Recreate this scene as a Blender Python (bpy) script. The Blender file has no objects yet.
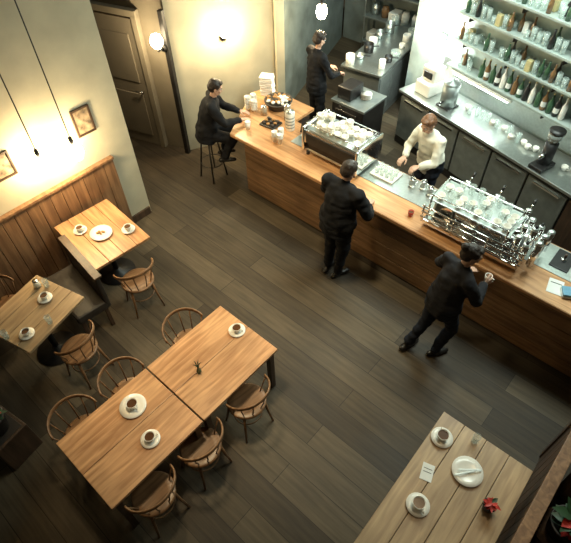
import bpy, bmesh, math, random
import numpy as np
from mathutils import Vector, Matrix, noise
random.seed(7)
S=bpy.context.scene
S.view_settings.view_transform='Standard'
S.view_settings.exposure=0.0
V=Vector
# ------------------------------------------------------------ materials
def newmat(name):
    m=bpy.data.materials.new(name); m.use_nodes=True
    return m,m.node_tree,m.node_tree.nodes['Principled BSDF']
def mat(name,col,rough=.5,metal=0,em=None,es=0,var=.12,scale=12,alpha=1,bump=0,spec=None,trans=0):
    m,nt,b=newmat(name)
    b.inputs['Roughness'].default_value=rough; b.inputs['Metallic'].default_value=metal
    if spec is not None: b.inputs['Specular IOR Level'].default_value=spec
    tc=nt.nodes.new('ShaderNodeTexCoord'); nz=nt.nodes.new('ShaderNodeTexNoise'); nz.inputs['Scale'].default_value=scale
    nz.inputs['Detail'].default_value=4
    nt.links.new(tc.outputs['Object'],nz.inputs['Vector'])
    cr=nt.nodes.new('ShaderNodeValToRGB')
    cr.color_ramp.elements[0].position=.3;cr.color_ramp.elements[1].position=.7
    cr.color_ramp.elements[0].color=tuple(c*(1-var) for c in col)+(1,)
    cr.color_ramp.elements[1].color=tuple(min(1,c*(1+var)) for c in col)+(1,)
    nt.links.new(nz.outputs['Fac'],cr.inputs['Fac']); nt.links.new(cr.outputs['Color'],b.inputs['Base Color'])
    if bump:
        bp=nt.nodes.new('ShaderNodeBump'); bp.inputs['Strength'].default_value=bump; bp.inputs['Distance'].default_value=.02
        nt.links.new(nz.outputs['Fac'],bp.inputs['Height']); nt.links.new(bp.outputs['Normal'],b.inputs['Normal'])
    if em: b.inputs['Emission Color'].default_value=em+(1,); b.inputs['Emission Strength'].default_value=es
    if alpha<1: b.inputs['Alpha'].default_value=alpha
    if trans: b.inputs['Transmission Weight'].default_value=trans
    return m
def wood(name,c1,c2,axis='Y',rough=.4,scale=1.0,bump=.15,patch=None):
    m,nt,b=newmat(name); b.inputs['Roughness'].default_value=rough
    tc=nt.nodes.new('ShaderNodeTexCoord'); mp=nt.nodes.new('ShaderNodeMapping')
    s={'X':(1.2,14,14),'Y':(14,1.2,14),'Z':(14,14,1.2)}[axis]
    mp.inputs['Scale'].default_value=tuple(q*scale for q in s)
    nt.links.new(tc.outputs['Object'],mp.inputs['Vector'])
    nz=nt.nodes.new('ShaderNodeTexNoise'); nz.inputs['Scale'].default_value=1.6; nz.inputs['Detail'].default_value=7; nz.inputs['Distortion'].default_value=.6
    nt.links.new(mp.outputs['Vector'],nz.inputs['Vector'])
    cr=nt.nodes.new('ShaderNodeValToRGB'); cr.color_ramp.elements[0].position=.35; cr.color_ramp.elements[1].position=.68
    cr.color_ramp.elements[0].color=c1+(1,); cr.color_ramp.elements[1].color=c2+(1,)
    nt.links.new(nz.outputs['Fac'],cr.inputs['Fac'])
    n2=nt.nodes.new('ShaderNodeTexNoise'); n2.inputs['Scale'].default_value=2.2
    nt.links.new(tc.outputs['Object'],n2.inputs['Vector'])
    mr=nt.nodes.new('ShaderNodeMapRange'); mr.inputs['From Min'].default_value=.3; mr.inputs['From Max'].default_value=.7
    mr.inputs['To Min'].default_value=.75; mr.inputs['To Max'].default_value=1.12
    nt.links.new(n2.outputs['Fac'],mr.inputs['Value'])
    mx=nt.nodes.new('ShaderNodeMix'); mx.data_type='RGBA'; mx.blend_type='MULTIPLY'; mx.inputs['Factor'].default_value=1
    nt.links.new(cr.outputs['Color'],mx.inputs['A']); nt.links.new(mr.outputs['Result'],mx.inputs['B'])
    nt.links.new(mx.outputs['Result'],b.inputs['Base Color'])
    bp=nt.nodes.new('ShaderNodeBump'); bp.inputs['Strength'].default_value=bump; bp.inputs['Distance'].default_value=.01
    nt.links.new(nz.outputs['Fac'],bp.inputs['Height']); nt.links.new(bp.outputs['Normal'],b.inputs['Normal'])
    return m
def floormat():
    m,nt,b=newmat('floor_boards'); L=nt.links
    tc=nt.nodes.new('ShaderNodeTexCoord')
    br=nt.nodes.new('ShaderNodeTexBrick'); br.inputs['Scale'].default_value=1; br.offset=.37
    br.inputs['Brick Width'].default_value=3.4; br.inputs['Row Height'].default_value=.27
    br.inputs['Mortar Size'].default_value=.004; br.inputs['Mortar Smooth'].default_value=.3; br.inputs['Bias'].default_value=-.1
    br.inputs['Color1'].default_value=(.046,.033,.020,1); br.inputs['Color2'].default_value=(.120,.091,.056,1); br.inputs['Mortar'].default_value=(.025,.018,.011,1)
    L.new(tc.outputs['Object'],br.inputs['Vector'])
    mp=nt.nodes.new('ShaderNodeMapping'); mp.inputs['Scale'].default_value=(1.2,16,1); L.new(tc.outputs['Object'],mp.inputs['Vector'])
    nz=nt.nodes.new('ShaderNodeTexNoise'); nz.inputs['Scale'].default_value=1.5; nz.inputs['Detail'].default_value=8; L.new(mp.outputs['Vector'],nz.inputs['Vector'])
    n2=nt.nodes.new('ShaderNodeTexNoise'); n2.inputs['Scale'].default_value=1.1; n2.inputs['Detail'].default_value=5; L.new(tc.outputs['Object'],n2.inputs['Vector'])
    def mr(src,a,c):
        q=nt.nodes.new('ShaderNodeMapRange'); q.inputs['From Min'].default_value=.3; q.inputs['From Max'].default_value=.7
        q.inputs['To Min'].default_value=a; q.inputs['To Max'].default_value=c; L.new(src,q.inputs['Value']); return q.outputs['Result']
    def mul(a,c):
        q=nt.nodes.new('ShaderNodeMix'); q.data_type='RGBA'; q.blend_type='MULTIPLY'; q.inputs['Factor'].default_value=1
        L.new(a,q.inputs['A']); L.new(c,q.inputs['B']); return q.outputs['Result']
    c=mul(mul(br.outputs['Color'],mr(nz.outputs['Fac'],.7,1.2)),mr(n2.outputs['Fac'],.7,1.25))
    L.new(c,b.inputs['Base Color']); L.new(mr(n2.outputs['Fac'],.5,.7),b.inputs['Roughness']); b.inputs['Specular IOR Level'].default_value=.35
    bp=nt.nodes.new('ShaderNodeBump'); bp.inputs['Strength'].default_value=.25; bp.inputs['Distance'].default_value=.01
    L.new(nz.outputs['Fac'],bp.inputs['Height']); L.new(bp.outputs['Normal'],b.inputs['Normal'])
    return m
M={}
M['floor']=floormat()
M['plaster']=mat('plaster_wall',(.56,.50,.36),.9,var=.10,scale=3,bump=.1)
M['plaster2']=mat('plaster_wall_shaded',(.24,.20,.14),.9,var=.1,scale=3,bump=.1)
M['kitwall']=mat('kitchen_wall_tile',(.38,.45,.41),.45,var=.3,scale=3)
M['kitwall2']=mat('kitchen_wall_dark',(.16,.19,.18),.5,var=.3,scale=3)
M['table']=wood('table_oak',(.44,.215,.095),(.74,.42,.21),'Y',.38)
M['tablex']=wood('table_oak_cross',(.40,.19,.08),(.66,.36,.17),'X',.38)
M['tablegrey']=wood('table_weathered',(.34,.22,.12),(.52,.36,.20),'Y',.42)
M['bar']=wood('bar_top_wood',(.50,.24,.10),(.76,.42,.20),'X',.32)
M['barfront']=wood('bar_front_wood',(.17,.09,.04),(.34,.19,.09),'X',.5)
M['panel']=wood('wainscot_wood',(.18,.09,.043),(.33,.18,.088),'Z',.5)
M['darkwood']=wood('dark_wood',(.05,.03,.018),(.11,.06,.035),'Z',.45)
M['chair']=wood('bentwood',(.17,.085,.038),(.34,.18,.085),'X',.35)
M['steel']=mat('brushed_steel',(.58,.62,.60),.3,.9,var=.08,scale=30)
M['steel2']=mat('dull_steel',(.27,.30,.29),.45,.7,var=.15,scale=8)
M['chrome']=mat('chrome',(.85,.85,.84),.12,1,var=.03)
M['black']=mat('black_plastic',(.015,.014,.014),.4,var=.3)
M['blackmetal']=mat('black_metal',(.03,.027,.025),.45,.5,var=.3)
M['white']=mat('white_ceramic',(.82,.79,.72),.22,var=.03)
M['paper']=mat('white_paper',(.82,.82,.78),.8,var=.04)
M['coffee']=mat('coffee_liquid',(.10,.045,.02),.2,var=.2)
M['glass']=mat('clear_glass',(.66,.76,.72),.06,0,var=.03,alpha=.30)
M['shelfglass']=mat('frosted_shelf',(.40,.46,.43),.3,.2,var=.1)
M['green']=mat('green_bottle_glass',(.05,.11,.06),.1,var=.2)
M['amber']=mat('amber_bottle_glass',(.20,.11,.05),.1,var=.2)
M['yellowp']=mat('yellow_packaging',(.52,.44,.22),.5,var=.2)
M['leafr']=mat('red_bract',(.50,.03,.02),.5,var=.3)
M['leafg']=mat('green_leaf',(.02,.06,.02),.5,var=.4)
M['pastry']=mat('baked_crust',(.42,.22,.08),.7,var=.4,scale=40,bump=.3)
M['wicker']=mat('wicker_weave',(.06,.045,.035),.7,var=.5,scale=60,bump=.5)
M['skin']=mat('skin',(.56,.34,.24),.55,var=.06)
M['blackcloth']=mat('black_cloth',(.012,.012,.014),.9,var=.35,scale=10,bump=.3,spec=.25)
M['darkcloth']=mat('charcoal_cloth',(.022,.021,.024),.9,var=.35,scale=10,bump=.3,spec=.25)
M['jeans']=mat('dark_denim',(.018,.022,.034),.9,var=.3,scale=20,spec=.25)
M['creamcloth']=mat('cream_shirt_cloth',(.76,.73,.62),.8,var=.08,scale=10,bump=.2)
M['hair']=mat('dark_hair',(.025,.015,.01),.55,var=.5,scale=50,bump=.4)
M['hairb']=mat('brown_hair',(.16,.07,.03),.5,var=.4,scale=50,bump=.4)
M['eyew']=mat('eye_white',(.8,.78,.75),.2,var=.02)
M['lip']=mat('lips',(.45,.17,.14),.5,var=.1)
M['shoe']=mat('black_leather',(.02,.018,.016),.35,var=.2)
M['leather']=mat('dark_leather',(.03,.024,.02),.5,var=.3,scale=8,bump=.15)
M['picture']=mat('sepia_print',(.30,.22,.14),.6,var=.7,scale=14)
M['bulb']=mat('bulb_glow',(1,.85,.6),.4,em=(1,.82,.52),es=40)
M['bulbc']=mat('cool_tube_glow',(1,1,1),.4,em=(.88,1,.95),es=30)
M['doorgrey']=mat('painted_door',(.22,.185,.135),.6,var=.08,scale=4)
M['bluep']=mat('blue_plastic',(.15,.35,.5),.4,var=.1)
M['redp']=mat('red_glaze',(.45,.06,.04),.3,var=.2)
# ------------------------------------------------------------ builder
class B:
    def __init__(s,name): s.n=name; s.v=[]; s.f=[]; s.fm=[]; s.fs=[]; s.m=[]
    def mi(s,k):
        if k not in s.m: s.m.append(k)
        return s.m.index(k)
    def add(s,b2,k,T=None,smooth=True):
        i=s.mi(k); o=len(s.v); b2.verts.index_update()
        if T is not None: s.v.extend([tuple(T@v.co) for v in b2.verts])
        else: s.v.extend([tuple(v.co) for v in b2.verts])
        for f in b2.faces: s.f.append([o+v.index for v in f.verts]); s.fm.append(i); s.fs.append(smooth)
        b2.free(); return s
    def addmesh(s,me,idx):
        o=len(s.v); s.v.extend([tuple(v.co) for v in me.vertices])
        for p,i in zip(me.polygons,idx): s.f.append([o+q for q in p.vertices]); s.fm.append(int(i)); s.fs.append(True)
    def box(s,c,d,k,rz=0,bev=.004,R=None):
        b2=bmesh.new(); bmesh.ops.create_cube(b2,size=1)
        bmesh.ops.scale(b2,vec=V(d),verts=b2.verts)
        if bev: bmesh.ops.bevel(b2,geom=b2.edges[:],offset=min(bev,min(d)*.45),segments=2,affect='EDGES',profile=.6)
        T=Matrix.Translation(V(c))@(R if R is not None else Matrix.Rotation(rz,4,'Z'))
        return s.add(b2,k,T,False)
    def cyl(s,p0,p1,r0,k,r1=None,seg=20,smooth=True):
        r1=r0 if r1 is None else r1
        p0,p1=V(p0),V(p1); d=p1-p0; b2=bmesh.new()
        bmesh.ops.create_cone(b2,cap_ends=True,segments=seg,radius1=r0,radius2=r1,depth=d.length)
        T=Matrix.Translation((p0+p1)/2)@d.to_track_quat('Z','Y').to_matrix().to_4x4()
        return s.add(b2,k,T,smooth and seg>8)
    def ell(s,c,r,k,R=None,sub=3):
        b2=bmesh.new(); bmesh.ops.create_icosphere(b2,subdivisions=sub,radius=1)
        r=(r,r,r) if not hasattr(r,'__len__') else r
        bmesh.ops.scale(b2,vec=V(r),verts=b2.verts)
        T=Matrix.Translation(V(c))@(R if R is not None else Matrix.Identity(4))
        return s.add(b2,k,T)
    def lathe(s,prof,c,k,seg=28,sx=1,sy=1,R=None):
        b2=bmesh.new(); rings=[]
        for r,z in prof:
            if r<1e-5: rings.append([b2.verts.new((0,0,z))])
            else: rings.append([b2.verts.new((r*sx*math.cos(2*math.pi*i/seg),r*sy*math.sin(2*math.pi*i/seg),z)) for i in range(seg)])
        for a,b in zip(rings,rings[1:]):
            for i in range(seg):
                j=(i+1)%seg
                if len(a)==1 and len(b)==1: continue
                if len(a)==1: b2.faces.new((a[0],b[j],b[i]))
                elif len(b)==1: b2.faces.new((a[i],a[j],b[0]))
                else: b2.faces.new((a[i],a[j],b[j],b[i]))
        bmesh.ops.recalc_face_normals(b2,faces=b2.faces)
        T=Matrix.Translation(V(c))@(R if R is not None else Matrix.Identity(4))
        return s.add(b2,k,T)
    def tube(s,pts,r,k,seg=10,closed=False,flat=1.0):
        pts=[V(p) for p in pts]; n=len(pts); b2=bmesh.new(); rings=[]
        up=V((0,0,1))
        for i,p in enumerate(pts):
            if closed: t=pts[(i+1)%n]-pts[i-1]
            else: t=pts[min(i+1,n-1)]-pts[max(i-1,0)]
            t.normalize(); u=up if abs(t.z)<.95 else V((1,0,0))
            a=t.cross(u).normalized(); b=a.cross(t).normalized()
            rr=r[i] if hasattr(r,'__len__') else r
            rings.append([b2.verts.new(p+(a*math.cos(2*math.pi*q/seg)+b*math.sin(2*math.pi*q/seg)*flat)*rr) for q in range(seg)])
        rg=list(zip(rings,rings[1:]))+([(rings[-1],rings[0])] if closed else [])
        for a,b in rg:
            for i in range(seg): b2.faces.new((a[i],a[(i+1)%seg],b[(i+1)%seg],b[i]))
        if not closed: b2.faces.new(rings[0][::-1]); b2.faces.new(rings[-1])
        bmesh.ops.recalc_face_normals(b2,faces=b2.faces)
        return s.add(b2,k)
    def prism(s,poly,z0,z1,k,bev=.004):
        b2=bmesh.new(); lo=[b2.verts.new((x,y,z0)) for x,y in poly]; hi=[b2.verts.new((x,y,z1)) for x,y in poly]
        b2.faces.new(lo[::-1]); b2.faces.new(hi); n=len(poly)
        for i in range(n): b2.faces.new((lo[i],lo[(i+1)%n],hi[(i+1)%n],hi[i]))
        bmesh.ops.recalc_face_normals(b2,faces=b2.faces)
        if bev: bmesh.ops.bevel(b2,geom=b2.edges[:],offset=bev,segments=2,affect='EDGES')
        return s.add(b2,k,None,False)
    def done(s,loc=(0,0,0),rz=0):
        me=bpy.data.meshes.new(s.n); me.from_pydata(s.v,[],s.f)
        for k in s.m: me.materials.append(M[k])
        me.polygons.foreach_set('material_index',s.fm); me.polygons.foreach_set('use_smooth',s.fs); me.update()
        o=bpy.data.objects.new(s.n,me); o.location=loc; o.rotation_euler=(0,0,rz); S.collection.objects.link(o); return o
rad=math.radians
# ------------------------------------------------------------ room shell
def wallseg(name,p,q,h,t,k,z0=0,side=1):
    p,q=V(p),V(q); d=q-p; n=V((-d.y,d.x)).normalized()*side
    b=B(name); b.prism([p,q,q+n*t,p+n*t] ,z0,h,k,bev=0); return b.done()
b=B('floor'); b.box((-2.6,4,-.05),(14,13,.1),'floor',bev=0); b.done()
wallseg('wall_left',(-5.3,-2.2),(-5.3,2.82),5.3,.18,'plaster')
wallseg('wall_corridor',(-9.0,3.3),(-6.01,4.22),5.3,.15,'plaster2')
wallseg('wall_back_left',(-6.01,4.22),(-5.30,5.62),5.3,.15,'plaster')
b=B('trim_1'); b.box((-5.24,5.68,2.65),(.13,.13,5.3),'plaster',rz=-.5); b.done()
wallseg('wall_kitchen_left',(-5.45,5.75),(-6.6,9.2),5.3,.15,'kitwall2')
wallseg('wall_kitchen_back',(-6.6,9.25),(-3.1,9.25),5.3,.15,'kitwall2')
d=(V((-6.01,4.22))-V((-9.0,3.3))).normalized(); ang=math.atan2(d.y,d.x)
b=B('door_1')
b.box((0,-.03,1.05),(.95,.05,2.1),'doorgrey')
for z in (.55,1.5): b.box((0,-.06,z),(.7,.02,.75),'doorgrey',bev=.01)
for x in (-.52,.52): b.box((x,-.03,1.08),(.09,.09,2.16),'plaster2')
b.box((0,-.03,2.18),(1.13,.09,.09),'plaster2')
b.cyl((.38,-.06,1),(.38,-.12,1),.012,'chrome'); b.cyl((.38,-.12,1),(.27,-.12,1),.01,'chrome')
b.done((-6.95,3.90,0),ang)
b=B('trim_2'); b.box((-5.985,4.15,1.15),(.07,.07,2.3),'blackmetal',rz=ang); b.done()
b=B('baseboard_left'); b.box((-5.285,.3,.06),(.03,5.0,.12),'darkwood'); b.done()
b=B('wood_wainscot')
y=.15
while y<2.42:
    w=.155; b.box((-5.265,y+w/2,.60),(.035,w-.006,1.16),'panel',bev=.004); y+=w
b.box((-5.26,1.3,1.195),(.07,2.36,.035),'panel'); b.done()
# ------------------------------------------------------------ tables
def table(name,sx,sy,h,k,loc,rz=0,boards=2,alongy=True,th=.035,ped=False):
    b=B(name)
    for i in range(boards):
        if alongy:
            w=sx/boards; b.box((-sx/2+w*(i+.5),0,h-th/2),(w-.005,sy,th),k,bev=.005)
        else:
            w=sy/boards; b.box((0,-sy/2+w*(i+.5),h-th/2),(sx,w-.005,th),k,bev=.005)
    if ped:
        b.cyl((0,0,.02),(0,0,h-th),.035,'blackmetal'); b.lathe([(0,.0),(.24,0),(.24,.015),(.06,.04),(.04,.08),(0,.08)],(0,0,0),'blackmetal')
        for a in (0,math.pi/2): b.box((0,0,h-th-.012),(sx*.7,.05,.022),'blackmetal',rz=a)
    else:
        b.box((0,0,h-th-.035),(sx-.16,sy-.16,.06),'darkwood')
        for x in(-1,1):
            for yy in(-1,1): b.box((x*(sx/2-.06),yy*(sy/2-.06),(h-th)/2),(.06,.06,h-th),'darkwood')
    return b.done(loc,rz)
table('dining_table',.84,1.0,.75,'table',(-2.335,1.435,0))
table('dining_table',.84,1.0,.75,'table',(-2.335,.42,0))
table('cafe_table',1.00,.76,.75,'tablex',(-4.69,1.76,0),rad(-4),boards=4,alongy=False,ped=True)
table('cafe_table',.72,.80,.75,'tablegrey',(-4.23,.56,0),rad(14),boards=4,alongy=True,ped=True)
table('cafe_table',.84,1.45,.75,'tablegrey',(.11,1.72,0),rad(1),boards=4,alongy=True)
# ------------------------------------------------------------ chairs
def chair(loc,rz,name='bentwood_chair'):
    b=B(name)
    b.lathe([(0,.43),(.18,.43),(.195,.438),(.195,.452),(.18,.46),(.12,.452),(0,.448)],(0,0,0),'chair',sx=1.02,sy=1.0)
    for x,y in((-1,1),(1,1),(-1,-1),(1,-1)):
        b.tube([(x*.13,y*.12,.435),(x*.15,y*.14,.22),(x*.18,y*.17,0)],[.015,.014,.011],'chair')
    ring=[(.152*math.cos(a),.142*math.sin(a),.22) for a in [i*math.pi/12 for i in range(24)]]
    b.tube(ring,.007,'chair',closed=True,seg=8)
    arc=[]
    for i in range(25):
        a=rad(180+ (360-180)*i/24); arc.append((.235*math.cos(a),.215*math.sin(a)-.02,.70+.07*max(0,-math.sin(a))))
    b.tube(arc,.011,'chair',flat=2.2,seg=12)
    for dg in (184,222,252,288,318,356):
        a=rad(dg); b.tube([(.165*math.cos(a),.165*math.sin(a),.45),(.205*math.cos(a),.195*math.sin(a)-.01,.6),(.232*math.cos(a),.212*math.sin(a)-.02,.695+.07*max(0,-math.sin(a)))],.007,'chair',seg=8)
    return b.done(loc,rz)
for y in (1.50,.70,.16): chair((-2.82,y,0),rad(-90+random.uniform(-8,8)))
for y in (1.42,.80,.24): chair((-1.88,y,0),rad(90+random.uniform(-8,8)))
chair((-3.98,1.68,0),rad(75)); chair((-3.68,.66,0),rad(100)); chair((-4.80,.42,0),rad(-80))
b=B('upholstered_bench')
b.box((0,0,.40),(.85,.40,.12),'leather',bev=.03); b.box((0,.19,.62),(.85,.06,.52),'leather',bev=.02)
b.box((0,.20,.885),(.89,.09,.025),'darkwood')
for x in(-.38,.38):
    for y in(-.15,.15): b.box((x,y,.17),(.045,.045,.34),'darkwood')
b.done((-4.42,1.10,0),rad(-6))
# ------------------------------------------------------------ crockery
def cup(loc,saucer=True,rz=0,name='coffee_cup',s=1,B0=None,plate=0):
    b=B(name) if B0 is None else B0; x,y,z=loc if B0 is not None else (0,0,0)
    z0=z; sg=20 if B0 is None else 14
    if plate: b.lathe([(0,z0),(plate*.6,z0),(plate,z0+.018),(plate,z0+.022),(plate*.62,z0+.007),(0,z0+.006)],(x,y,0),'white'); z0+=.006
    if saucer:
        b.lathe([(0,z0),(.045*s,z0),(.080*s,z0+.014),(.080*s,z0+.018),(.045*s,z0+.006),(0,z0+.005)],(x,y,0),'white'); z0+=.006
    b.lathe([(0,0),(.024*s,0),(.036*s,.025*s),(.044*s,.062*s),(.041*s,.062*s),(.034*s,.028*s),(.02*s,.008),(0,.008)],(x,y,z0),'white',seg=sg)
    if B0 is None: b.lathe([(0,.05*s),(.0395*s,.05*s)],(x,y,z0),'coffee',seg=sg)
    pts=[(x+(.040+.024*math.sin(a))*s,y,z0+(.035-.018*math.cos(a))*s) for a in [math.pi*i/6 for i in range(7)]]
    b.tube(pts,.0045*s,'white',seg=6)
    if B0 is None: return b.done(loc,rz)
def plate(loc,r=.14,food=False,sx=1,rz=0,cut=False):
    b=B('dinner_plate'); b.lathe([(0,0),(r*.6,0),(r,.018),(r,.023),(r*.62,.008),(0,.007)],(0,0,0),'white',sx=sx)
    if food:
        for i in range(7): b.ell((random.uniform(-.04,.04),random.uniform(-.04,.04),.018),(.02,.014,.01),'pastry',sub=2)
    if cut:
        b.box((.01,.02,.03),(.19,.014,.003),'steel',rz=.7,bev=.001); b.box((-.01,-.03,.03),(.19,.012,.003),'steel',rz=.9,bev=.001)
    return b.done(loc,rz)
T=.752
cup((-2.51,.59,T),plate=.125,saucer=False,s=1.2); cup((-2.14,.50,T),rz=1.2,s=1.1); cup((-2.38,1.82,T),rz=.3,s=1.1)
plate((-4.66,1.74,T),.135,sx=1.05,food=True); cup((-4.90,1.60,T),rz=1,s=1.05); cup((-4.46,2.0,T),rz=2,s=1.05)
cup((-4.28,.74,T),rz=2); cup((-4.0,.36,T),rz=.5)
cup((-.21,2.20,T),rz=2.2,s=1.2); plate((.10,2.08,T),.13,cut=True); cup((-.07,1.58,T),rz=-.5,s=1.2)
b=B('bud_vase'); b.lathe([(0,0),(.022,0),(.026,.03),(.012,.07),(.010,.10),(.013,.11),(.008,.108),(.0,.09)],(0,0,0),'green',seg=16)
for i in range(6):
    a=i*1.05; b.tube([(0,0,.09),(.02*math.cos(a),.02*math.sin(a),.14),(.045*math.cos(a),.045*math.sin(a),.16)],[.002,.006,.001],'leafg',seg=5)
b.done((-2.32,1.24,T))
b=B('sugar_jar'); b.lathe([(0,0),(.035,0),(.038,.01),(.038,.07),(.03,.08),(.03,.085),(0,.085)],(0,0,0),'glass'); b.lathe([(0,.003),(.034,.005),(.034,.05),(0,.052)],(0,0,0),'paper'); b.lathe([(.032,.084),(.032,.1),(0,.103)],(0,0,0),'chrome'); b.done((-4.50,.78,T))
def tumbler(loc,B0=None,h=.11,r=.034,k='glass'):
    b=B('drinking_glass') if B0 is None else B0; x,y,z=loc if B0 is not None else(0,0,0)
    b.lathe([(0,0),(r*.8,0),(r,h),(r*.93,h),(r*.74,.008),(0,.008)],(x,y,z),k,seg=14)
    if B0 is None: b.done(loc)
tumbler((-4.12,.20,T)); tumbler((-3.95,.60,T)); tumbler((.02,2.36,T)); tumbler((-4.42,.85,T))
b=B('menu_card'); b.box((0,0,.002),(.10,.15,.003),'paper',bev=.0005); b.box((0,0,.004),(.07,.005,.001),'black',bev=0); b.box((0,.03,.004),(.07,.005,.001),'black',bev=0); b.done((-.15,1.86,T),.3)
def poinsettia(name,loc,s=1,pot=True,n=16,red=.6):
    b=B(name); z0=0
    if pot:
        b.lathe([(0,0),(.07*s,0),(.095*s,.14*s),(.1*s,.14*s),(.1*s,.155*s),(.088*s,.155*s),(.08*s,.12*s),(0,.12*s)],(0,0,0),'leather'); z0=.13*s
    for i in range(n):
        a=i*2.4; L=(.09+.05*random.random())*s; el=random.uniform(.1,.9); zc=z0+.03*s+.1*s*random.random()
        k='leafr' if random.random()<red else 'leafg'
        b2=bmesh.new(); dx,dy=math.cos(a),math.sin(a)
        def P(t,w): return (dx*L*t*math.cos(el)-dy*w,dy*L*t*math.cos(el)+dx*w,zc+L*t*math.sin(el)-.04*s*t*t)
        w=.032*s; vs=[b2.verts.new(P(*q)) for q in[(0,0),(.35,w),(.7,w*.8),(1.1,0),(.7,-w*.8),(.35,-w)]]; c=b2.verts.new(P(.5,0)); c.co.z-=.008
        for j in range(6): b2.faces.new((vs[j],vs[(j+1)%6],c))
        b.add(b2,k); b.tube([(0,0,z0-.02*s),P(.0,0)],.004*s,'leafg',seg=5)
    return b.done(loc)
poinsettia('potted_poinsettia',(.36,1.93,T),.55,red=.9)
# ------------------------------------------------------------ partition bottom right
b=B('wooden_partition')
for i in range(16): b.box((0,-1.15+i*.15,.52),(.04,.144,1.04),'darkwood')
b.box((0,-.02,1.055),(.10,2.45,.035),'panel'); b.box((0,-1.22,.53),(.07,.07,1.06),'darkwood'); b.box((0,1.17,.53),(.07,.07,1.06),'darkwood')
b.done((.62,1.92,0),0)
for p,s in(((.86,2.15,0),1.7),((.94,2.75,0),1.8),((.88,1.6,0),1.8)): 
    b=B('planter_stand'); b.cyl((0,0,0),(0,0,.7),.13,'darkwood',r1=.16); b.cyl((0,0,.7),(0,0,.73),.18,'darkwood'); b.done(p)
    poinsettia('potted_poinsettia',(p[0],p[1],.732),s*.8,n=30,red=.35)
b=B('planter_box'); b.box((0,0,.22),(.9,.35,.44),'darkwood',bev=.01); b.box((0,0,.43),(.84,.29,.03),'leather'); b.done((-3.75,-.42,0),rad(10))
poinsettia('potted_poinsettia',(-3.98,-.44,.45),1.5,n=26,red=.2); poinsettia('potted_poinsettia',(-3.5,-.38,.45),1.5,n=26,red=.15)
# ------------------------------------------------------------ bar
b=B('bar_counter')
b.prism([(-4.52,4.14),(1.5,4.14),(1.5,4.84),(-4.3,4.84),(-4.3,5.28),(-5.02,5.28)],0,.91,'darkwood',bev=0)
for i,z in enumerate((.12,.32,.52,.72,.87)):
    hh=.19 if i<4 else .09
    b.box((-1.51,4.13,z if i<4 else .865),(6.04,.03,hh),'barfront',bev=.005)
b.box((-1.51,4.15,.03),(6.0,.05,.06),'black')
b.prism([(-4.74,4.05),(1.55,4.05),(1.55,4.90),(-4.24,4.90),(-4.24,5.34),(-5.20,5.34),(-5.28,5.05)],.91,.96,'bar',bev=.006)
b.prism([(-3.95,4.46),(1.5,4.46),(1.5,4.88),(-3.95,4.88)],.961,.968,'steel',bev=.002)
b.done()
Z=.97
def espresso(loc,rz,L=.9,groups=2):
    b=B('espresso_machine')
    b.box((0,0,.27),(L,.46,.20),'chrome',bev=.03); b.box((0,.05,.14),(L-.1,.30,.12),'blackmetal',bev=.01)
    b.box((0,-.06,.06),(L-.04,.52,.04),'steel',bev=.01)
    for i in range(14): b.box((-L/2+.07+i*(L-.14)/13,-.22,.084),(.02,.16,.006),'black',bev=.001)
    for x in(-1,1):
        b.box((x*(L/2-.01),-.02,.24),(.035,.56,.36),'chrome',bev=.015)
        for y in(-.2,.2): b.cyl((x*(L/2-.06),y,0),(x*(L/2-.06),y,.05),.025,'black')
    for x in(-1,1):
        for y in(-.2,.2): b.cyl((x*(L/2-.03),y,.37),(x*(L/2-.03),y,.47),.008,'chrome')
    e=L/2-.03; b.tube([(-e,-.2,.46),(e,-.2,.46),(e,.2,.46),(-e,.2,.46)],.008,'chrome',closed=True)
    b.box((0,.235,.26),(L-.1,.012,.14),'black',bev=.004)
    b.box((0,0,.378),(L-.08,.42,.012),'steel')
    for g in range(groups):
        x=(g-(groups-1)/2)*L/groups*.85
        b.cyl((x,-.26,.22),(x,-.26,.33),.045,'chrome'); b.cyl((x,-.26,.19),(x,-.26,.22),.038,'steel2'); b.cyl((x,-.30,.2),(x,-.46,.18),.014,'black',r1=.018)
    for x in(-1,1): b.tube([(x*(L/2-.1),-.24,.30),(x*(L/2-.09),-.31,.24),(x*(L/2-.1),-.30,.10)],.006,'chrome'); b.cyl((x*(L/2-.1),-.22,.32),(x*(L/2-.1),-.28,.32),.02,'black')
    n=int(L/.11)
    for i in range(n):
        for j in range(3):
            x=-L/2+.11+i*(L-.2)/(n-1)+random.uniform(-.01,.01); y=-.12+j*.12+random.uniform(-.012,.012)
            if random.random()<.08: continue
            cup((x,y,.385),False,B0=b,s=1.12)
            if random.random()<.55: cup((x,y,.42),False,B0=b,s=1.1)
            if random.random()<.25: cup((x,y,.455),False,B0=b,s=1.1)
    return b.done(loc,rz)
espresso((-3.20,4.60,Z),rad(180),.88,2)
b=B('lever_espresso_machine'); L=1.15
b.box((0,0,.07),(L,.50,.06),'chrome',bev=.015); b.box((0,0,.045),(L-.1,.4,.05),'blackmetal')
b.cyl((-L/2+.06,.02,.22),(L/2-.06,.02,.22),.12,'chrome',seg=32)
for x in(-L/2+.06,L/2-.06): b.cyl((x-.012,.02,.22),(x+.012,.02,.22),.135,'steel',seg=32)
for x in(-.3,0,.3): b.cyl((x-.012,.02,.22),(x+.012,.02,.22),.128,'steel2',seg=32)
b.box((-.1,.02,.36),(L-.2,.44,.018),'steel')
for x in(-L/2+.03,L/2-.23):
    for y in(-.19,.2): b.cyl((x,y,.08),(x,y,.44),.011,'chrome')
x0,x1=-L/2+.03,L/2-.23; b.tube([(x0,-.19,.43),(x1,-.19,.43),(x1,.21,.43),(x0,.21,.43)],.010,'chrome',closed=True)
e=L/2
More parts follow.
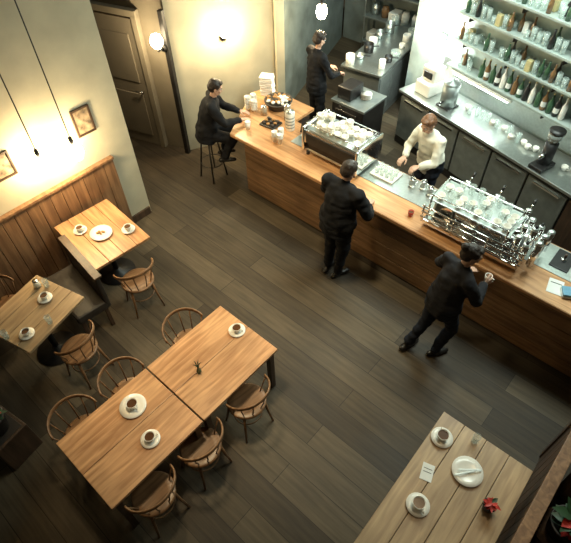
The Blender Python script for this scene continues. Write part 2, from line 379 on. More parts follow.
for z in(.14,.22,.30): b.tube([(-e-.02,-.27,z),(e+.02,-.27,z)],.012,'chrome')
for x in(-e,-.2,.2,e): b.cyl((x,-.27,.08),(x,-.27,.32),.009,'chrome')
for x in(-.36,0,.36):
    b.cyl((x,.29,.12),(x,.29,.40),.036,'chrome'); b.ell((x,.29,.40),(.037,.037,.02),'chrome')
    b.tube([(x,.31,.36),(x,.35,.41),(x,.38,.43)],.008,'chrome'); b.cyl((x,.375,.425),(x,.43,.46),.014,'black'); b.cyl((x,.33,.12),(x,.48,.10),.015,'black')
for i,(dx,dy,h) in enumerate(((-.12,-.16,.40),(-.02,-.18,.36),(.08,-.14,.42),(-.13,.0,.43),(-.03,-.02,.46),(.08,.02,.40),(-.12,.15,.42),(-.01,.15,.38),(.10,.17,.36))):
    b.cyl((L/2+dx,dy,.10),(L/2+dx,dy,h),.036,'chrome'); b.ell((L/2+dx,dy,h),(.037,.037,.022),'steel')
    if i%3==1: b.cyl((L/2+dx,dy,h),(L/2+dx,dy,h+.05),.016,'black')
for i in range(8):
    for j in range(4):
        x=-L/2+.1+i*(L-.38)/7; y=-.12+j*.095
        if random.random()<.15: continue
        if random.random()<.5: tumbler((x,y,.37),b,h=random.choice([.09,.12]),r=.038)
        else: cup((x,y,.37),False,B0=b,s=1)
b.done((-1.12,4.44,Z),0)
# bar-top items
b=B('pastry_basket')
b.lathe([(0,0),(.15,0),(.20,.10),(.215,.105),(.215,.12),(.19,.115),(.13,.02),(0,.015)],(0,0,0),'wicker')
b.lathe([(0,.09),(.185,.10),(0,.102)],(0,0,0),'wicker')
for i in range(30):
    a=i*2.4; r=.031*math.sqrt(i); k=['pastry','white','wicker','paper','pastry'][i%5]
    b.ell((r*math.cos(a),r*math.sin(a),.125+.02*random.random()),(.036,.024,.020),k,R=Matrix.Rotation(a,4,'Z'),sub=2)
b.done((-4.68,5.02,.962))
b=B('linen_stack')
for i in range(10): b.box((random.uniform(-.008,.008),0,.015+i*.03),(.20,.17,.027),'paper',rz=random.uniform(-.06,.06),bev=.012)
b.done((-5.06,5.19,.962),.5)
def jar(loc,r,h,fill,name='storage_jar',lid='chrome'):
    b=B(name); b.lathe([(0,0),(r,0),(r,h*.85),(r*.8,h*.93),(r*.8,h)],(0,0,0),'glass'); b.lathe([(0,.004),(r*.93,.005),(r*.93,h*.7),(0,h*.72)],(0,0,0),fill)
    b.lathe([(r*.84,h*.95),(r*.86,h*1.02),(0,h*1.06)],(0,0,0),lid); b.ell((0,0,h*1.09),r*.15,lid,sub=2); b.done(loc)
jar((-4.34,4.84,Z-.008),.05,.24,'coffee'); jar((-4.70,4.72,Z-.008),.05,.14,'pastry')
b=B('ceramic_canister')
b.lathe([(0,0),(.065,0),(.068,.01),(.068,.26),(.06,.275),(0,.275)],(0,0,0),'white')
for z in (.05,.10,.15,.20): b.lathe([(.0685,z),(.070,z+.008),(.0685,z+.016)],(0,0,0),'steel2')
b.lathe([(.062,.275),(.062,.29),(.02,.30),(.015,.32),(0,.325)],(0,0,0),'steel'); b.done((-4.15,4.68,Z-.008))
b=B('cup_stack')
for (x,y,n) in((0,0,5),(.10,.0,4),(.05,.09,5)):
    for i in range(n): cup((x,y,i*.04),False,B0=b,s=1.0)
b.done((-4.97,4.66,.962),.3)
b=B('display_tray'); b.box((0,0,.012),(.26,.22,.024),'black',bev=.008)
for i in range(9): b.ell((-.08+.08*(i%3),-.065+.065*(i//3),.04),(.030,.024,.02),'pastry' if i%2 else 'wicker',sub=2)
b.done((-4.45,4.60,.962),.1)
b=B('paper_cup_stack')
for (x,y,n) in((0,0,5),(.09,.01,4),(.04,.09,6)):
    for i in range(n): b.lathe([(0,0),(.027,0),(.040,.095),(.042,.095),(.042,.10),(.038,.10),(.025,.004),(0,.004)],(x,y,i*.016),'paper',seg=18)
b.done((-4.12,4.32,.962))
b=B('takeaway_cup'); b.lathe([(0,0),(.029,0),(.042,.11),(0,.11)],(0,0,0),'paper'); b.lathe([(.044,.108),(.044,.118),(.036,.125),(0,.122)],(0,0,0),'white'); b.done((-4.62,4.30,.962))
b=B('pos_terminal'); b.box((0,0,.01),(.16,.16,.02),'black'); b.box((0,.02,.12),(.26,.02,.2),'black',R=Matrix.Rotation(-.5,4,'X')); b.cyl((0,.02,.02),(0,.02,.1),.02,'black'); b.done((-3.84,4.74,Z),.3)
b=B('serving_tray'); b.box((0,0,.006),(.34,.26,.012),'white',bev=.005)
for x,y,w,d in((0,.125,.34,.012),(0,-.125,.34,.012),(.165,0,.012,.26),(-.165,0,.012,.26)): b.box((x,y,.015),(w,d,.02),'white')
for i in range(8): tumbler((-.11+.075*(i%4),-.05+.09*(i//4),.012),b,h=.09)
b.done((-2.52,4.70,Z))
b=B('red_cup'); b.lathe([(0,0),(.026,0),(.036,.07),(.033,.07),(.024,.006),(0,.006)],(0,0,0),'redp'); b.lathe([(0,.055),(.031,.055)],(0,0,0),'coffee'); b.done((-1.87,4.25,.962))
b=B('steel_milk_jugs')
for x,y in((0,0),(.13,.05),(.26,.0)):
    b.lathe([(0,0),(.045,0),(.048,.05),(.035,.10),(.038,.115),(.034,.113),(.03,.10),(.043,.05),(.04,.006),(0,.006)],(x,y,0),'chrome',seg=20); b.tube([(x+.045,y,.03),(x+.075,y,.04),(x+.075,y,.085),(x+.037,y,.10)],.004,'chrome',seg=6)
b.done((-2.15,4.72,Z))
b=B('paper_sheet'); b.box((0,0,.002),(.15,.21,.003),'paper',bev=.0005); b.box((0,.05,.0045),(.11,.01,.001),'black',bev=0); b.done((-.14,4.30,.962),.2)
b=B('folded_towel'); b.box((0,0,.015),(.2,.14,.03),'paper',bev=.012); b.box((0,0,.04),(.19,.13,.025),'bluep',bev=.01); b.done((.02,4.30,.962),.5)
b=B('spray_bottle'); b.lathe([(0,0),(.04,0),(.042,.13),(.015,.17),(.013,.19),(0,.19)],(0,0,0),'bluep'); b.box((0,.015,.205),(.025,.07,.03),'white'); b.tube([(0,.03,.19),(0,.04,.165)],.005,'white',seg=6); b.done((.02,4.56,.968),.8)
b=B('tamping_mat'); b.box((0,0,.006),(.2,.3,.012),'black',bev=.004); b.cyl((0,0,.012),(0,0,.03),.029,'chrome'); b.lathe([(0,.03),(.01,.03),(.018,.08),(.012,.1),(0,.102)],(0,0,0),'darkwood'); b.done((-.22,4.70,Z))
# ------------------------------------------------------------ back counter
A=rad(-14.5); O=V((-3.6,6.62,0))
def W(x,y,z=0):
    c,s=math.cos(A),math.sin(A); return (O.x+x*c-y*s,O.y+x*s+y*c,z)
b=B('wall_back'); b.box((2.6,.76,2.65),(6.2,.12,5.3),'kitwall',bev=0); b.done(O,A)
b=B('splashback'); b.box((2.5,.695,1.17),(4.9,.008,.40),'steel',bev=0); b.done(O,A)
b=B('back_counter')
b.box((2.5,.36,.46),(4.9,.58,.86),'blackmetal',bev=.0)
b.box((2.5,.34,.935),(4.96,.66,.04),'steel',bev=.006)
for i in range(8):
    x=.36+i*.61
    b.box((x,.055,.50),(.58,.03,.70),'steel2' if i<5 else 'darkwood',bev=.006); b.box((x,.03,.81),(.40,.02,.03),'chrome',bev=.004)
b.box((2.5,.09,.06),(4.9,.05,.12),'black'); b.done(O,A)
b=B('shelving_unit')
for z in(1.40,1.78,2.14,2.5):
    b.box((2.9,.58,z),(4.9,.22,.03),'shelfglass')
    for i in range(7): b.box((.6+i*.75,.62,z-.06),(.02,.14,.09),'blackmetal')
b.done(O,A)
b=B('glassware_collection')
for z,prob in((1.418,.6),(1.798,.88),(2.158,.88),(2.518,.85)):
    for i in range(54):
        for j in range(2):
            x=.55+i*.088; 
            if z<1.5 and .9<x<2.6: continue
            if random.random()<prob:
                r=random.random()
                if r<.25: b.lathe([(0,0),(.03,0),(.032,.12),(.012,.17),(.012,.23),(0,.23)],(x,.53+j*.10,z),random.choice(['green','amber','black','amber']),seg=14)
                elif r<.33: b.box((x,.53+j*.10,z+.07),(.07,.07,.14),random.choice(['yellowp','paper','coffee','yellowp']),bev=.003)
                else: tumbler((x,.53+j*.10,z),b,h=random.choice([.09,.13,.16]),r=.036)
b.done(O,A)
b=B('liquor_bottles')
for i in range(15):
    k=['green','amber','green','black','white'][i%5]; x=1.02+i*.095; h=random.uniform(.85,1.1)
    b.lathe([(0,0),(.034,0),(.036,.02),(.036,.17*h),(.014,.22*h),(.013,.28*h),(0,.28*h)],(x,.55,1.418),k,seg=16)
    if i%2: b.lathe([(.0365,.05),(.0365,.12)],(x,.55,1.418),'paper',seg=16)
    b.cyl((x,.55,1.418+.28*h),(x,.55,1.43+.28*h),.014,'yellowp',seg=10)
b.done(O,A)
b=B('counter_crockery')
for i in range(40):
    x=1.05+i*.095; 
    if 2.35<x<2.75: continue
    y=random.uniform(.34,.44); r=random.random()
    if r<.45: tumbler((x,y,.957),b,h=.12,r=.036)
    elif r<.8: cup((x,y,.957),False,B0=b,s=1.0)
    else:
        for q in range(6): b.lathe([(0,0),(.04,0),(.05,.008),(.0,.006)],(x,y,.957+q*.008),'white',seg=18)
b.done(O,A)
b=B('coffee_grinder')
b.box((0,0,.03),(.2,.3,.06),'black',bev=.015); b.cyl((0,.03,.06),(0,.03,.36),.08,'black',seg=28); b.lathe([(.05,.36),(.09,.42),(.10,.50),(.0,.52)],(0,.03,0),'glass'); b.lathe([(.0,.36),(.045,.37),(.08,.43),(.085,.48),(0,.49)],(0,.03,0),'coffee')
b.cyl((0,-.05,.22),(0,-.13,.2),.025,'chrome'); b.cyl((0,.03,.52),(0,.03,.54),.1,'black'); b.done(W(2.55,.17,.957),A)
b=B('coffee_grinder')
b.box((0,0,.1),(.3,.34,.2),'white',bev=.03); b.box((0,.04,.3),(.26,.24,.22),'white',bev=.03); b.lathe([(.05,.41),(.10,.46),(.11,.56),(0,.57)],(0,.04,0),'glass'); b.box((0,-.09,.3),(.16,.02,.1),'black'); b.done(W(.35,.32,.957),A)
b=B('water_boiler'); b.cyl((0,0,.02),(0,0,.36),.12,'steel2',seg=32); b.lathe([(.125,.36),(.12,.38),(.03,.40),(.02,.43),(0,.43)],(0,0,0),'steel2'); b.cyl((0,-.12,.1),(0,-.18,.1),.015,'black'); b.cyl((0,-.17,.12),(0,-.17,.06),.01,'chrome'); b.box((0,0,.01),(.24,.24,.02),'black'); b.done(W(.80,.26,.957),A)
b=B('strip_light'); b.box((0,0,0),(1.1,.05,.04),'white'); b.cyl((-.5,-.01,-.03),(.5,-.01,-.03),.012,'bulbc'); b.done(W(1.1,.50,1.345),A)
b=B('globe_wall_lamp'); b.box((0,.05,0),(.10,.03,.10),'steel'); b.cyl((0,.05,0),(0,-.04,0),.012,'steel'); b.ell((0,-.11,0),.085,'bulbc'); o=b.done(W(.12,.63,1.62),A)
l=bpy.data.lights.new('globe_light','POINT'); l.energy=60; l.color=(.92,1,.93); l.shadow_soft_size=.08; q=bpy.data.objects.new('globe_light',l); S.collection.objects.link(q); q.parent=o; q.location=(0,-.28,0)
# kitchen
b=B('kitchen_worktable')
b.box((0,0,.93),(.75,1.9,.04),'steel',bev=.005); b.box((0,0,.45),(.66,1.8,.86),'steel2',bev=.0); b.box((0,0,.05),(.6,1.75,.1),'black')
for i in range(4): b.box((.335,-.66+i*.44,.5),(.02,.42,.7),'steel2'); b.box((-.335,-.66+i*.44,.5),(.02,.42,.7),'steel2')
b.done((-4.52,7.66,0),rad(8))
b=B('kitchen_pans')
for i in range(13):
    x=-.22+.44*(i%2)+random.uniform(-.05,.05); y=-.85+i*.14; r=random.uniform(.05,.09); h=random.uniform(.06,.2); k=random.choice(['steel','white','black','paper','glass'])
    b.lathe([(0,0),(r,0),(r*1.02,h),(r*.95,h),(r*.93,.01),(0,.01)],(x,y,0),k)
    if k in('steel','black'): b.tube([(x+r,y,h*.8),(x+r+.1,y+.03,h*.9)],.008,'black',seg=6)
b.done((-4.52,7.66,.952),rad(8))
b=B('kitchen_storage_rack')
for z in(.3,.8,1.3,1.8): b.box((0,0,z),(2.4,.4,.03),'steel2')
for x in(-1.18,1.18):
    for y in(-.18,.18): b.cyl((x,y,0),(x,y,2.0),.015,'steel')
for z in(.315,.815,1.315,1.815):
    for i in range(10):
        x=-1.05+i*.23; k=random.choice(['white','steel','paper','amber','black','bluep'])
        if random.random()<.5: b.box((x,0,z+.08),(.17,.25,.16),k,bev=.01)
        else: b.lathe([(0,0),(.075,0),(.08,.15),(.06,.17),(.06,.2),(0,.2)],(x,0,z),k)
b.done((-4.6,8.98,0),0)
b=B('waste_bin'); b.lathe([(0,0),(.19,0),(.22,.62),(.225,.64),(.2,.66),(0,.68)],(0,0,0),'black'); b.tube([(.21,.0,.5),(.26,0,.52),(.26,0,.56),(.21,0,.58)],.01,'black'); b.done((-3.45,5.65,0))
b=B('dishwasher'); b.box((0,0,.42),(.6,.6,.8),'blackmetal',bev=.015); b.box((0,-.31,.38),(.56,.02,.6),'black'); b.box((0,-.33,.74),(.4,.025,.03),'chrome'); b.box((0,0,.84),(.64,.62,.04),'steel2'); 
for q in range(8): b.lathe([(0,0),(.07,0),(.09,.012),(0,.008)],(.1,.05,.861+q*.010),'white',seg=20)
b.box((-.14,-.05,.96),(.26,.34,.20),'black',bev=.02)
b.done((-4.0,6.16,0),rad(0))
# ------------------------------------------------------------ lamps
def pendant(loc,ztop=5.3,e=30,name='pendant_lamp',s=1,off=(0,0,-.16)):
    b=B(name); b.cyl((0,0,.07),(0,0,ztop-loc[2]),.007,'black',seg=8)
    b.lathe([(.0,.16),(.02,.16),(.024,.10),(.022,.06),(0,.06)],(0,0,0),'blackmetal',seg=16)
    b.lathe([(0,-.07*s),(.03*s,-.06*s),(.045*s,-.02*s),(.035*s,.03*s),(.018*s,.065),(0,.065)],(0,0,0),'bulb',seg=18); o=b.done(loc)
    l=bpy.data.lights.new(name+'_light','POINT'); l.energy=e; l.color=(1,.76,.42); l.shadow_soft_size=.06
    q=bpy.data.objects.new(name+'_light',l); S.collection.objects.link(q); q.parent=o; q.location=off
def sconce(p,n,e=30):
    n=V(n).normalized(); b=B('wall_lamp'); 
    b.cyl((0,0,-.05),V((0,0,-.05))+n*.025,.05,'blackmetal'); a=V((0,0,-.05)); c=a+n*.13
    b.tube([a,a+n*.08,c,c+V((0,0,.05))],.009,'blackmetal')
    b.cyl(c+V((0,0,.02)),c+V((0,0,.07)),.022,'blackmetal')
    b.lathe([(0,0),(.04,.01),(.085,.07),(.09,.12),(.06,.19),(0,.215)],c+V((0,0,.04)),'bulb'); o=b.done(p)
    l=bpy.data.lights.new('wall_lamp_light','POINT'); l.energy=e; l.color=(1,.80,.48); l.shadow_soft_size=.06
    q=bpy.data.objects.new('wall_lamp_light',l); S.collection.objects.link(q); q.parent=o; q.location=c+n*.14+V((0,0,.12))
pendant((-4.99,1.55,1.78),e=26,s=2.0,off=(-.10,.0,-.14)); pendant((-4.97,1.94,1.74),e=26,s=2.0,off=(-.10,.0,-.14))
sconce((-6.0,4.10,1.85),(.3,-1,0),45); sconce((-5.64,4.90,1.83),(1.28,-.66,0),42)
pendant((-4.80,6.15,1.98),e=65,s=1.9,off=(0,0,-.26))
def frame(loc,w,h,ax):
    b=B('picture_frame')
    b.box((.008,0,0),(.012,w-.03,h-.03),'picture',bev=0)
    for y,z,a,c in((0,h/2,w,.025),(0,-h/2,w,.025),(w/2,0,.025,h+.025),(-w/2,0,.025,h+.025)): b.box((.012,y,z),(.025,a,c),'darkwood')
    b.done(loc)
frame((-5.3,2.29,1.80),.22,.32,0); frame((-5.3,1.25,1.75),.20,.28,0)
# ------------------------------------------------------------ people
_b=bmesh.new(); bmesh.ops.create_icosphere(_b,subdivisions=2,radius=1); _b.verts.index_update()
ICOV=np.array([tuple(v.co) for v in _b.verts]); ICOF=np.array([[v.index for v in f.verts] for f in _b.faces]); _b.free()
def remesh(prims,vox,smooth=2):
    vs=[];fs=[]
    for i,(c,r,R,k) in enumerate(prims):
        p=ICOV*np.array(tuple(r))
        if R is not None: p=p@np.array(R.to_3x3()).T
        vs.append(p+np.array(tuple(c))); fs.append(ICOF+i*len(ICOV))
    me=bpy.data.meshes.new('t'); me.from_pydata(np.concatenate(vs).tolist(),[],np.concatenate(fs).tolist()); me.update()
    o=bpy.data.objects.new('t',me); S.collection.objects.link(o)
    m=o.modifiers.new('r','REMESH'); m.mode='VOXEL'; m.voxel_size=vox
    m2=o.modifiers.new('s','SMOOTH'); m2.iterations=smooth; m2.factor=.5
    dg=bpy.context.evaluated_depsgraph_get(); me2=bpy.data.meshes.new_from_object(o.evaluated_get(dg))
    bpy.data.objects.remove(o); bpy.data.meshes.remove(me)
    return me2
def assign(me,prims,b,fold=0):
    n=len(me.polygons); cen=np.zeros(n*3); me.polygons.foreach_get('center',cen); cen=cen.reshape(-1,3)
    best=np.full(n,1e9); idx=np.zeros(n,int)
    for c,r,R,k in prims:
        d=np.linalg.norm(cen-np.array(c),axis=1)-sum(r)/3
        q=d<best; best[q]=d[q]; idx[q]=b.mi(k)
    if fold:
        nr=[v.normal.copy() for v in me.vertices]
        for v,nn in zip(me.vertices,nr):
            p=v.co; v.co=p+nn*fold*noise.noise(V((p.x*9,p.y*9,p.z*16)))
    b.addmesh(me,idx); bpy.data.meshes.remove(me)
def seg(pr,p0,p1,r0,r1,k,dens=.35):
    p0,p1=V(p0),V(p1); L=(p1-p0).length; n=max(2,int(L/(min(r0,r1)*dens))+1)
    for i in range(n+1):
        t=i/n; r=r0+(r1-r0)*t; pr.append((p0.lerp(p1,t),(r,r,r),None,k))
def lerp(a,b_,t): return a+(b_-a)*t
def hand(b,w,f,n,right,curl=.5,s=1.0):
    f=V(f).normalized(); n=V(n); n=(n-f*n.dot(f)).normalized(); sd=f.cross(n)*(1 if right else -1); w=V(w); pr=[]
    seg(pr,w-f*.03,w+f*.02,.024*s,.023*s,'skin')
    offs=[.030,.010,-.010,-.029]; Ls=[.072,.080,.075,.058]
    for o_,L in zip(offs,Ls):
        kn=w+f*.088*s+sd*o_*s; seg(pr,w+f*.015*s+sd*o_*.5*s,kn,.016*s,.012*s,'skin')
        p=kn; ang=0
        for q,fr in enumerate((.45,.30,.25)):
            ang+=curl*(.8 if q==0 else 1); dr=f*math.cos(ang)+n*math.sin(ang); p2=p+dr*L*fr*s
            seg(pr,p,p2,(.0095-.001*q)*s,(.0088-.001*q)*s,'skin',.6); p=p2
    t0=w+f*.025*s+sd*.025*s; t1=t0+(f*.5+sd*.75+n*.25).normalized()*.035*s; t2=t1+(f*.85+sd*.35+n*.35).normalized()*.032*s; t3=t2+(f*.9+n*.4).normalized()*.025*s
    seg(pr,t0,t1,.015*s,.012*s,'skin',.5); seg(pr,t1,t2,.011*s,.010*s,'skin',.5); seg(pr,t2,t3,.010*s,.008*s,'skin',.5)
    assign(remesh(pr,.0045,1),pr,b)
def head(b,c,yaw=0,pitch=0,hair='hair',long=False,bun=False):
    H=Matrix.Translation(V(c))@Matrix.Rotation(yaw,4,'Z')@Matrix.Rotation(-pitch,4,'X')
    R3=H.to_3x3(); pr=[]
    def E(p,r,k='skin',rx=0): pr.append((H@V(p),r,R3@Matrix.Rotation(rx,3,'X'),k))
    E((0,-.012,.025),(.074,.093,.088)); E((0,.015,-.03),(.062,.072,.075)); E((0,.045,-.075),(.034,.034,.030)); E((-.035,.02,-.06),(.03,.04,.035)); E((.035,.02,-.06),(.03,.04,.035))
    E((0,.075,.03),(.045,.012,.012)); E((0,.085,-.008),(.009,.014,.026),rx=-.3); E((0,.098,-.022),(.013,.012,.010)); E((0,.07,-.02),(.045,.018,.03))
    E((0,.083,-.052),(.022,.009,.007),'lip'); E((0,.081,-.062),(.019,.009,.007),'lip')
    for s in(-1,1):
        E((s*.078,-.005,-.005),(.010,.018,.031)); E((s*.076,.0,-.030),(.008,.010,.012)); E((s*.04,.062,-.02),(.020,.018,.018))
    assign(remesh(pr,.0055,1),pr,b)
    for s in(-1,1):
        b.ell(H@V((s*.030,.074,.008)),(.013,.010,.009),'eyew',R=R3.to_4x4(),sub=2); b.ell(H@V((s*.030,.083,.008)),(.0055,.003,.0055),'black',R=R3.to_4x4(),sub=2)
        b.ell(H@V((s*.030,.083,.028)),(.016,.005,.004),hair,R=R3.to_4x4(),sub=2)
    hp=[]
    def Hh(p,r): hp.append((H@V(p),r,R3,hair))
    Hh((0,-.025,.045),(.083,.094,.082)); Hh((0,-.045,.0),(.082,.075,.085)); Hh((0,.035,.09),(.06,.045,.028))
    for s in(-1,1): Hh((s*.065,-.01,.045),(.022,.055,.05))
    if long:
        for i in range(7): t=i/6; Hh((0,-.07-.01*t,-.03-.16*t),(.075-.02*t,.04,.05))
        for s in(-1,1):
            for i in range(5): t=i/4; Hh((s*.07,-.02,-.01-.12*t),(.022,.035,.035))
    if bun: Hh((0,-.11,.07),(.045,.04,.045))
    assign(remesh(hp,.008,1),hp,b,fold=.004)
def person(name,loc,rz,J,top='blackcloth',bot='jeans',sleeve='long',hair='hair',sc=1.0,yaw=0,pitch=.2,long=False,bun=False,slim=1.0,hn=((0,0,-1),(0,0,-1)),curl=(.4,.4),hf=(None,None),coat=0,arm=1.0):
    b=B(name); g=lambda k:V(J[k]); pr=[]
    pel,che,nk,hd=g('pelvis'),g('chest'),g('neck'),g('head')
    sl,sr=g('shL'),g('shR'); ax=(sr-sl).normalized()
    def fr(up):
        up=up.normalized(); x=(ax-up*ax.dot(up)).normalized(); y=up.cross(x); return Matrix((x,y,up)).transposed()
    prof=[(0,.168+coat,.118+coat),(.15,.165+coat,.115+coat),(.35,.148+coat*.8,.106+coat),(.5,.150+coat*.6,.106+coat),(.7,.168,.116+coat*.5),(.9,.178,.116),(1.0,.165,.100)]
    for i in range(15):
        t=i/14; 
        for (a,w0,d0),(c,w1,d1) in zip(prof,prof[1:]):
            if a<=t<=c: u=(t-a)/(c-a); w=lerp(w0,w1,u); dd=lerp(d0,d1,u); break
        if t<.6: p=pel.lerp(che,t/.6); up=che-pel
        else: p=che.lerp(nk-(nk-che)*.35,(t-.6)/.4); up=nk-che
        pr.append((p,(w*slim,dd*slim,.075),fr(up),top if (t>.12 or coat) else bot))
    if coat:
        for i in range(4): pr.append((pel-(che-pel).normalized()*(.03+.035*i),(.185*slim,.145*slim,.05),fr(che-pel),top))
    for s_,k in((sl,'L'),(sr,'R')):
        seg(pr,nk-(nk-che)*.22,s_,.060,.066*slim,top); seg(pr,che.lerp(nk,.3),s_,.08,.06,top)
    seg(pr,nk-(nk-che)*.2,hd+(nk-hd)*.35,.054,.050,'skin'); seg(pr,nk-(nk-che)*.25,nk-(nk-che)*.05,.075,.060,top)
    for k,rt in(('L',False),('R',True)):
        sh,el,wr=g('sh'+k),g('el'+k),g('wr'+k); fk=top if sleeve=='long' else 'skin'
        seg(pr,sh,el,.060*slim*arm,.049*slim*arm,top); seg(pr,el,el.lerp(wr,.9),.048*slim*arm,.036*slim*arm,fk)
        hp_,kn,an,to=g('hip'+k),g('kn'+k),g('an'+k),g('toe'+k)
        seg(pr,hp_,kn,.092*slim,.070*slim,bot); seg(pr,kn,an.lerp(kn,.08),.068*slim,.056,bot)
        fw=(to-an); fw.z=0; fw.normalize()
        yaw2=math.atan2(fw.y,fw.x)-math.pi/2; base=an.z-.09
        for t in(-.055,-.02,.02,.06,.10,.14):
            c=an+fw*t; c.z=base+.04; r=.042 if t<.12 else .036
            pr.append((c,(r,.05,.040 if t<.05 else .034),Matrix.Rotation(yaw2,3,'Z'),'shoe'))
        seg(pr,an+V((0,0,-.02)),an+V((0,0,.03)),.042,.040,'shoe')
    me=remesh(pr,.0125,3); assign(me,pr,b,fold=.016)
    for i,(k,rt) in enumerate((('L',False),('R',True))):
        f=(g('wr'+k)-g('el'+k)) if hf[i] is None else V(hf[i])
        hand(b,g('wr'+k),f,hn[i],rt,curl[i])
    head(b,hd,yaw,pitch,hair,long,bun)
    o=b.done(loc,rz); o.scale=(sc,sc,sc); return o
def stand(**k):
    J=dict(pelvis=(0,0,.96),chest=(0,-.01,1.24),neck=(0,0,1.49),head=(0,.035,1.635),shL=(-.185,-.01,1.42),shR=(.185,-.01,1.42),
     elL=(-.23,-.03,1.13),elR=(.23,-.03,1.13),wrL=(-.22,.08,.90),wrR=(.22,.08,.90),hipL=(-.09,0,.92),hipR=(.09,0,.92),
     knL=(-.10,.03,.50),knR=(.10,.03,.50),anL=(-.10,-.02,.09),anR=(.10,-.02,.09),toeL=(-.13,.15,.03),toeR=(.13,.15,.03))
    J.update(k); return J
person('man_in_black',(-2.49,3.64,0),rad(-4),stand(chest=(0,.03,1.24),neck=(0,.08,1.47),head=(0,.13,1.61),shL=(-.215,.06,1.40),shR=(.215,.06,1.40),
   elL=(-.33,.16,1.14),elR=(.33,.14,1.14),wrL=(-.15,.39,1.02),wrR=(.14,.39,1.02),pelvis=(0,0,.95),anL=(-.08,-.02,.09),anR=(.08,-.02,.09)),slim=1.28,coat=.035,arm=1.15,pitch=.45,hn=((0,0,-1),(0,0,-1)),curl=(.15,.15),hf=((.3,1,-.1),(-.3,1,-.1)),bot='blackcloth')
person('woman_with_cup',(-.97,3.36,0),rad(-28),stand(pelvis=(0,.08,.92),chest=(0,.12,1.20),neck=(0,.17,1.43),head=(.01,.21,1.57),shL=(-.17,.13,1.36),shR=(.17,.13,1.36),
   elL=(-.32,.18,1.12),elR=(.24,.25,1.10),wrL=(-.18,.38,1.07),wrR=(.10,.42,1.14),hipL=(-.085,.06,.90),hipR=(.085,.08,.90),knL=(-.09,.03,.50),knR=(.10,.22,.49),anL=(-.10,-.14,.09),anR=(.10,.10,.09),toeL=(-.14,.03,.03),toeR=(.12,.27,.03)),
   slim=1.1,coat=.035,arm=1.12,top='darkcloth',pitch=.3,yaw=-.5,bun=True,hn=((0,0,-1),(-1,.2,0)),curl=(.2,.75),hf=((.2,1,0),(-.1,1,.1)))
person('seated_man',(-5.20,4.02,0),rad(-42),dict(pelvis=(0,0,.86),chest=(0,.06,1.12),neck=(0,.14,1.36),head=(0,.20,1.50),shL=(-.19,.11,1.30),shR=(.19,.11,1.30),
   elL=(-.25,.27,1.08),elR=(.25,.27,1.08),wrL=(-.12,.50,1.04),wrR=(.12,.50,1.04),hipL=(-.09,.02,.83),hipR=(.09,.02,.83),knL=(-.13,.36,.74),knR=(.13,.36,.74),
   anL=(-.11,.20,.41),anR=(.11,.20,.41),toeL=(-.12,.38,.38),toeR=(.12,.38,.38)),slim=1.2,coat=.025,arm=1.1,pitch=.4,hn=((0,0,-1),(0,0,-1)),curl=(.25,.25),hf=((.3,1,-.1),(-.3,1,-.1)),bot='blackcloth')
person('barista',(-2.26,5.36,0),rad(165),stand(chest=(0,.06,1.22),neck=(0,.14,1.44),head=(0,.20,1.57),shL=(-.17,.10,1.37),shR=(.17,.10,1.37),elL=(-.24,.20,1.13),elR=(.24,.20,1.13),wrL=(-.13,.36,1.08),wrR=(.13,.36,1.08)),
   top='creamcloth',hair='hairb',slim=1.08,coat=.03,arm=1.15,pitch=.5,curl=(.5,.5),hf=((.2,1,-.2),(-.2,1,-.2)))
person('kitchen_worker',(-4.70,5.95,0),rad(-20),stand(elL=(-.24,.12,1.14),elR=(.24,.12,1.14),wrL=(-.14,.34,1.08),wrR=(.14,.34,1.08)),pitch=.4,curl=(.6,.6),bot='blackcloth',slim=1.1,coat=.02)
b=B('coffee_mug'); b.lathe([(0,0),(.030,0),(.036,.08),(.033,.08),(.028,.006),(0,.006)],(0,0,0),'white'); b.lathe([(0,.07),(.032,.07)],(0,0,0),'coffee'); b.tube([(.035,0,.065),(.06,0,.06),(.06,0,.025),(.033,0,.018)],.005,'white',seg=6)
c,s=math.cos(rad(-28)),math.sin(rad(-28)); hx,hy=.05,.50; b.done((-.97+hx*c-hy*s,3.36+hx*s+hy*c,1.11))
b=B('bar_stool'); b.lathe([(0,.715),(.16,.715),(.175,.725),(.175,.745),(.16,.755),(0,.75)],(0,0,0),'chair')
for i in range(4):
    a=math.pi/4+i*math.pi/2; b.tube([(.11*math.cos(a),.11*math.sin(a),.72),(.21*math.cos(a),.21*math.sin(a),0)],.013,'blackmetal')
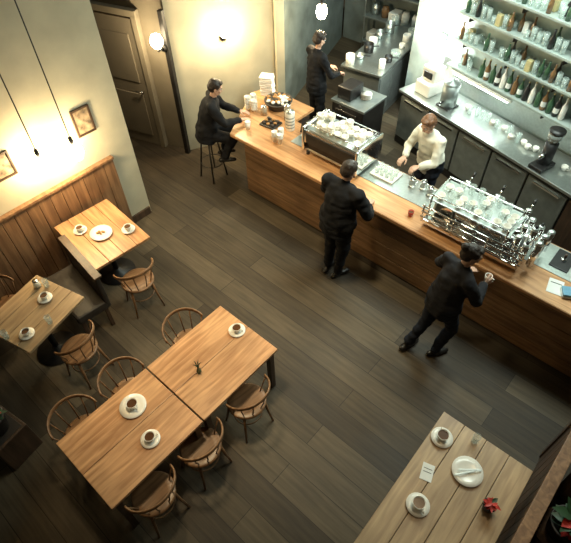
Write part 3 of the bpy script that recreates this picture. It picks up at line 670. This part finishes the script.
b.tube([(.175*math.cos(a),.175*math.sin(a),.28) for a in [i*math.pi/12 for i in range(24)]],.008,'blackmetal',closed=True); b.done((-5.20,4.02,0))
# ------------------------------------------------------------ lights
def area(loc,size,e,col,rot=(0,0,0),name='ceiling_light'):
    l=bpy.data.lights.new(name,'AREA'); l.energy=e; l.color=col; l.size=size; o=bpy.data.objects.new(name,l); o.location=loc; o.rotation_euler=rot; S.collection.objects.link(o)
def spot(loc,tgt,e,col,ang_,size=.25,name='added_spot'):  # unseen spots, added to light the middle and let the corners fall dark
    l=bpy.data.lights.new(name,'SPOT'); l.energy=e; l.color=col; l.spot_size=rad(ang_); l.spot_blend=1; l.shadow_soft_size=size
    o=bpy.data.objects.new(name,l); o.location=loc; o.rotation_euler=(V(tgt)-V(loc)).to_track_quat('-Z','Y').to_euler(); S.collection.objects.link(o)
spot((-2.5,1.5,5.2),(-2.5,1.45,0),560,(1,.79,.47),50)
spot((-4.4,1.5,5.2),(-4.45,1.4,0),130,(1,.79,.47),34)
spot((-2.6,3.2,5.2),(-3.0,4.0,0),500,(1,.86,.54),72)
spot((-.3,2.6,5.2),(-.10,2.1,0),170,(1,.81,.50),40)
area((-2.4,5.6,4.6),1.4,130,(.84,1,.90)); area((-.6,5.5,4.6),1.2,115,(.86,1,.90)); area((-4.6,7.6,4.4),1.4,50,(.84,1,.90))
w=bpy.data.worlds.new('World'); S.world=w; w.use_nodes=True; w.node_tree.nodes['Background'].inputs[0].default_value=(1,.83,.52,1); w.node_tree.nodes['Background'].inputs[1].default_value=.035
# ------------------------------------------------------------ camera
cd=bpy.data.cameras.new('camera'); co=bpy.data.objects.new('camera',cd); S.collection.objects.link(co)
R2=V((.7487,.6626,-.0172)); D=V((-.4428,.4807,-.7569)).normalized(); R2=(R2-D*R2.dot(D)).normalized(); U=R2.cross(D)
mw=Matrix((R2,U,-D)).transposed().to_4x4(); mw.translation=V((0,0,5.0916)); co.matrix_world=mw
cd.sensor_width=36; cd.lens=503.38/571*36; cd.clip_start=.05
S.camera=co
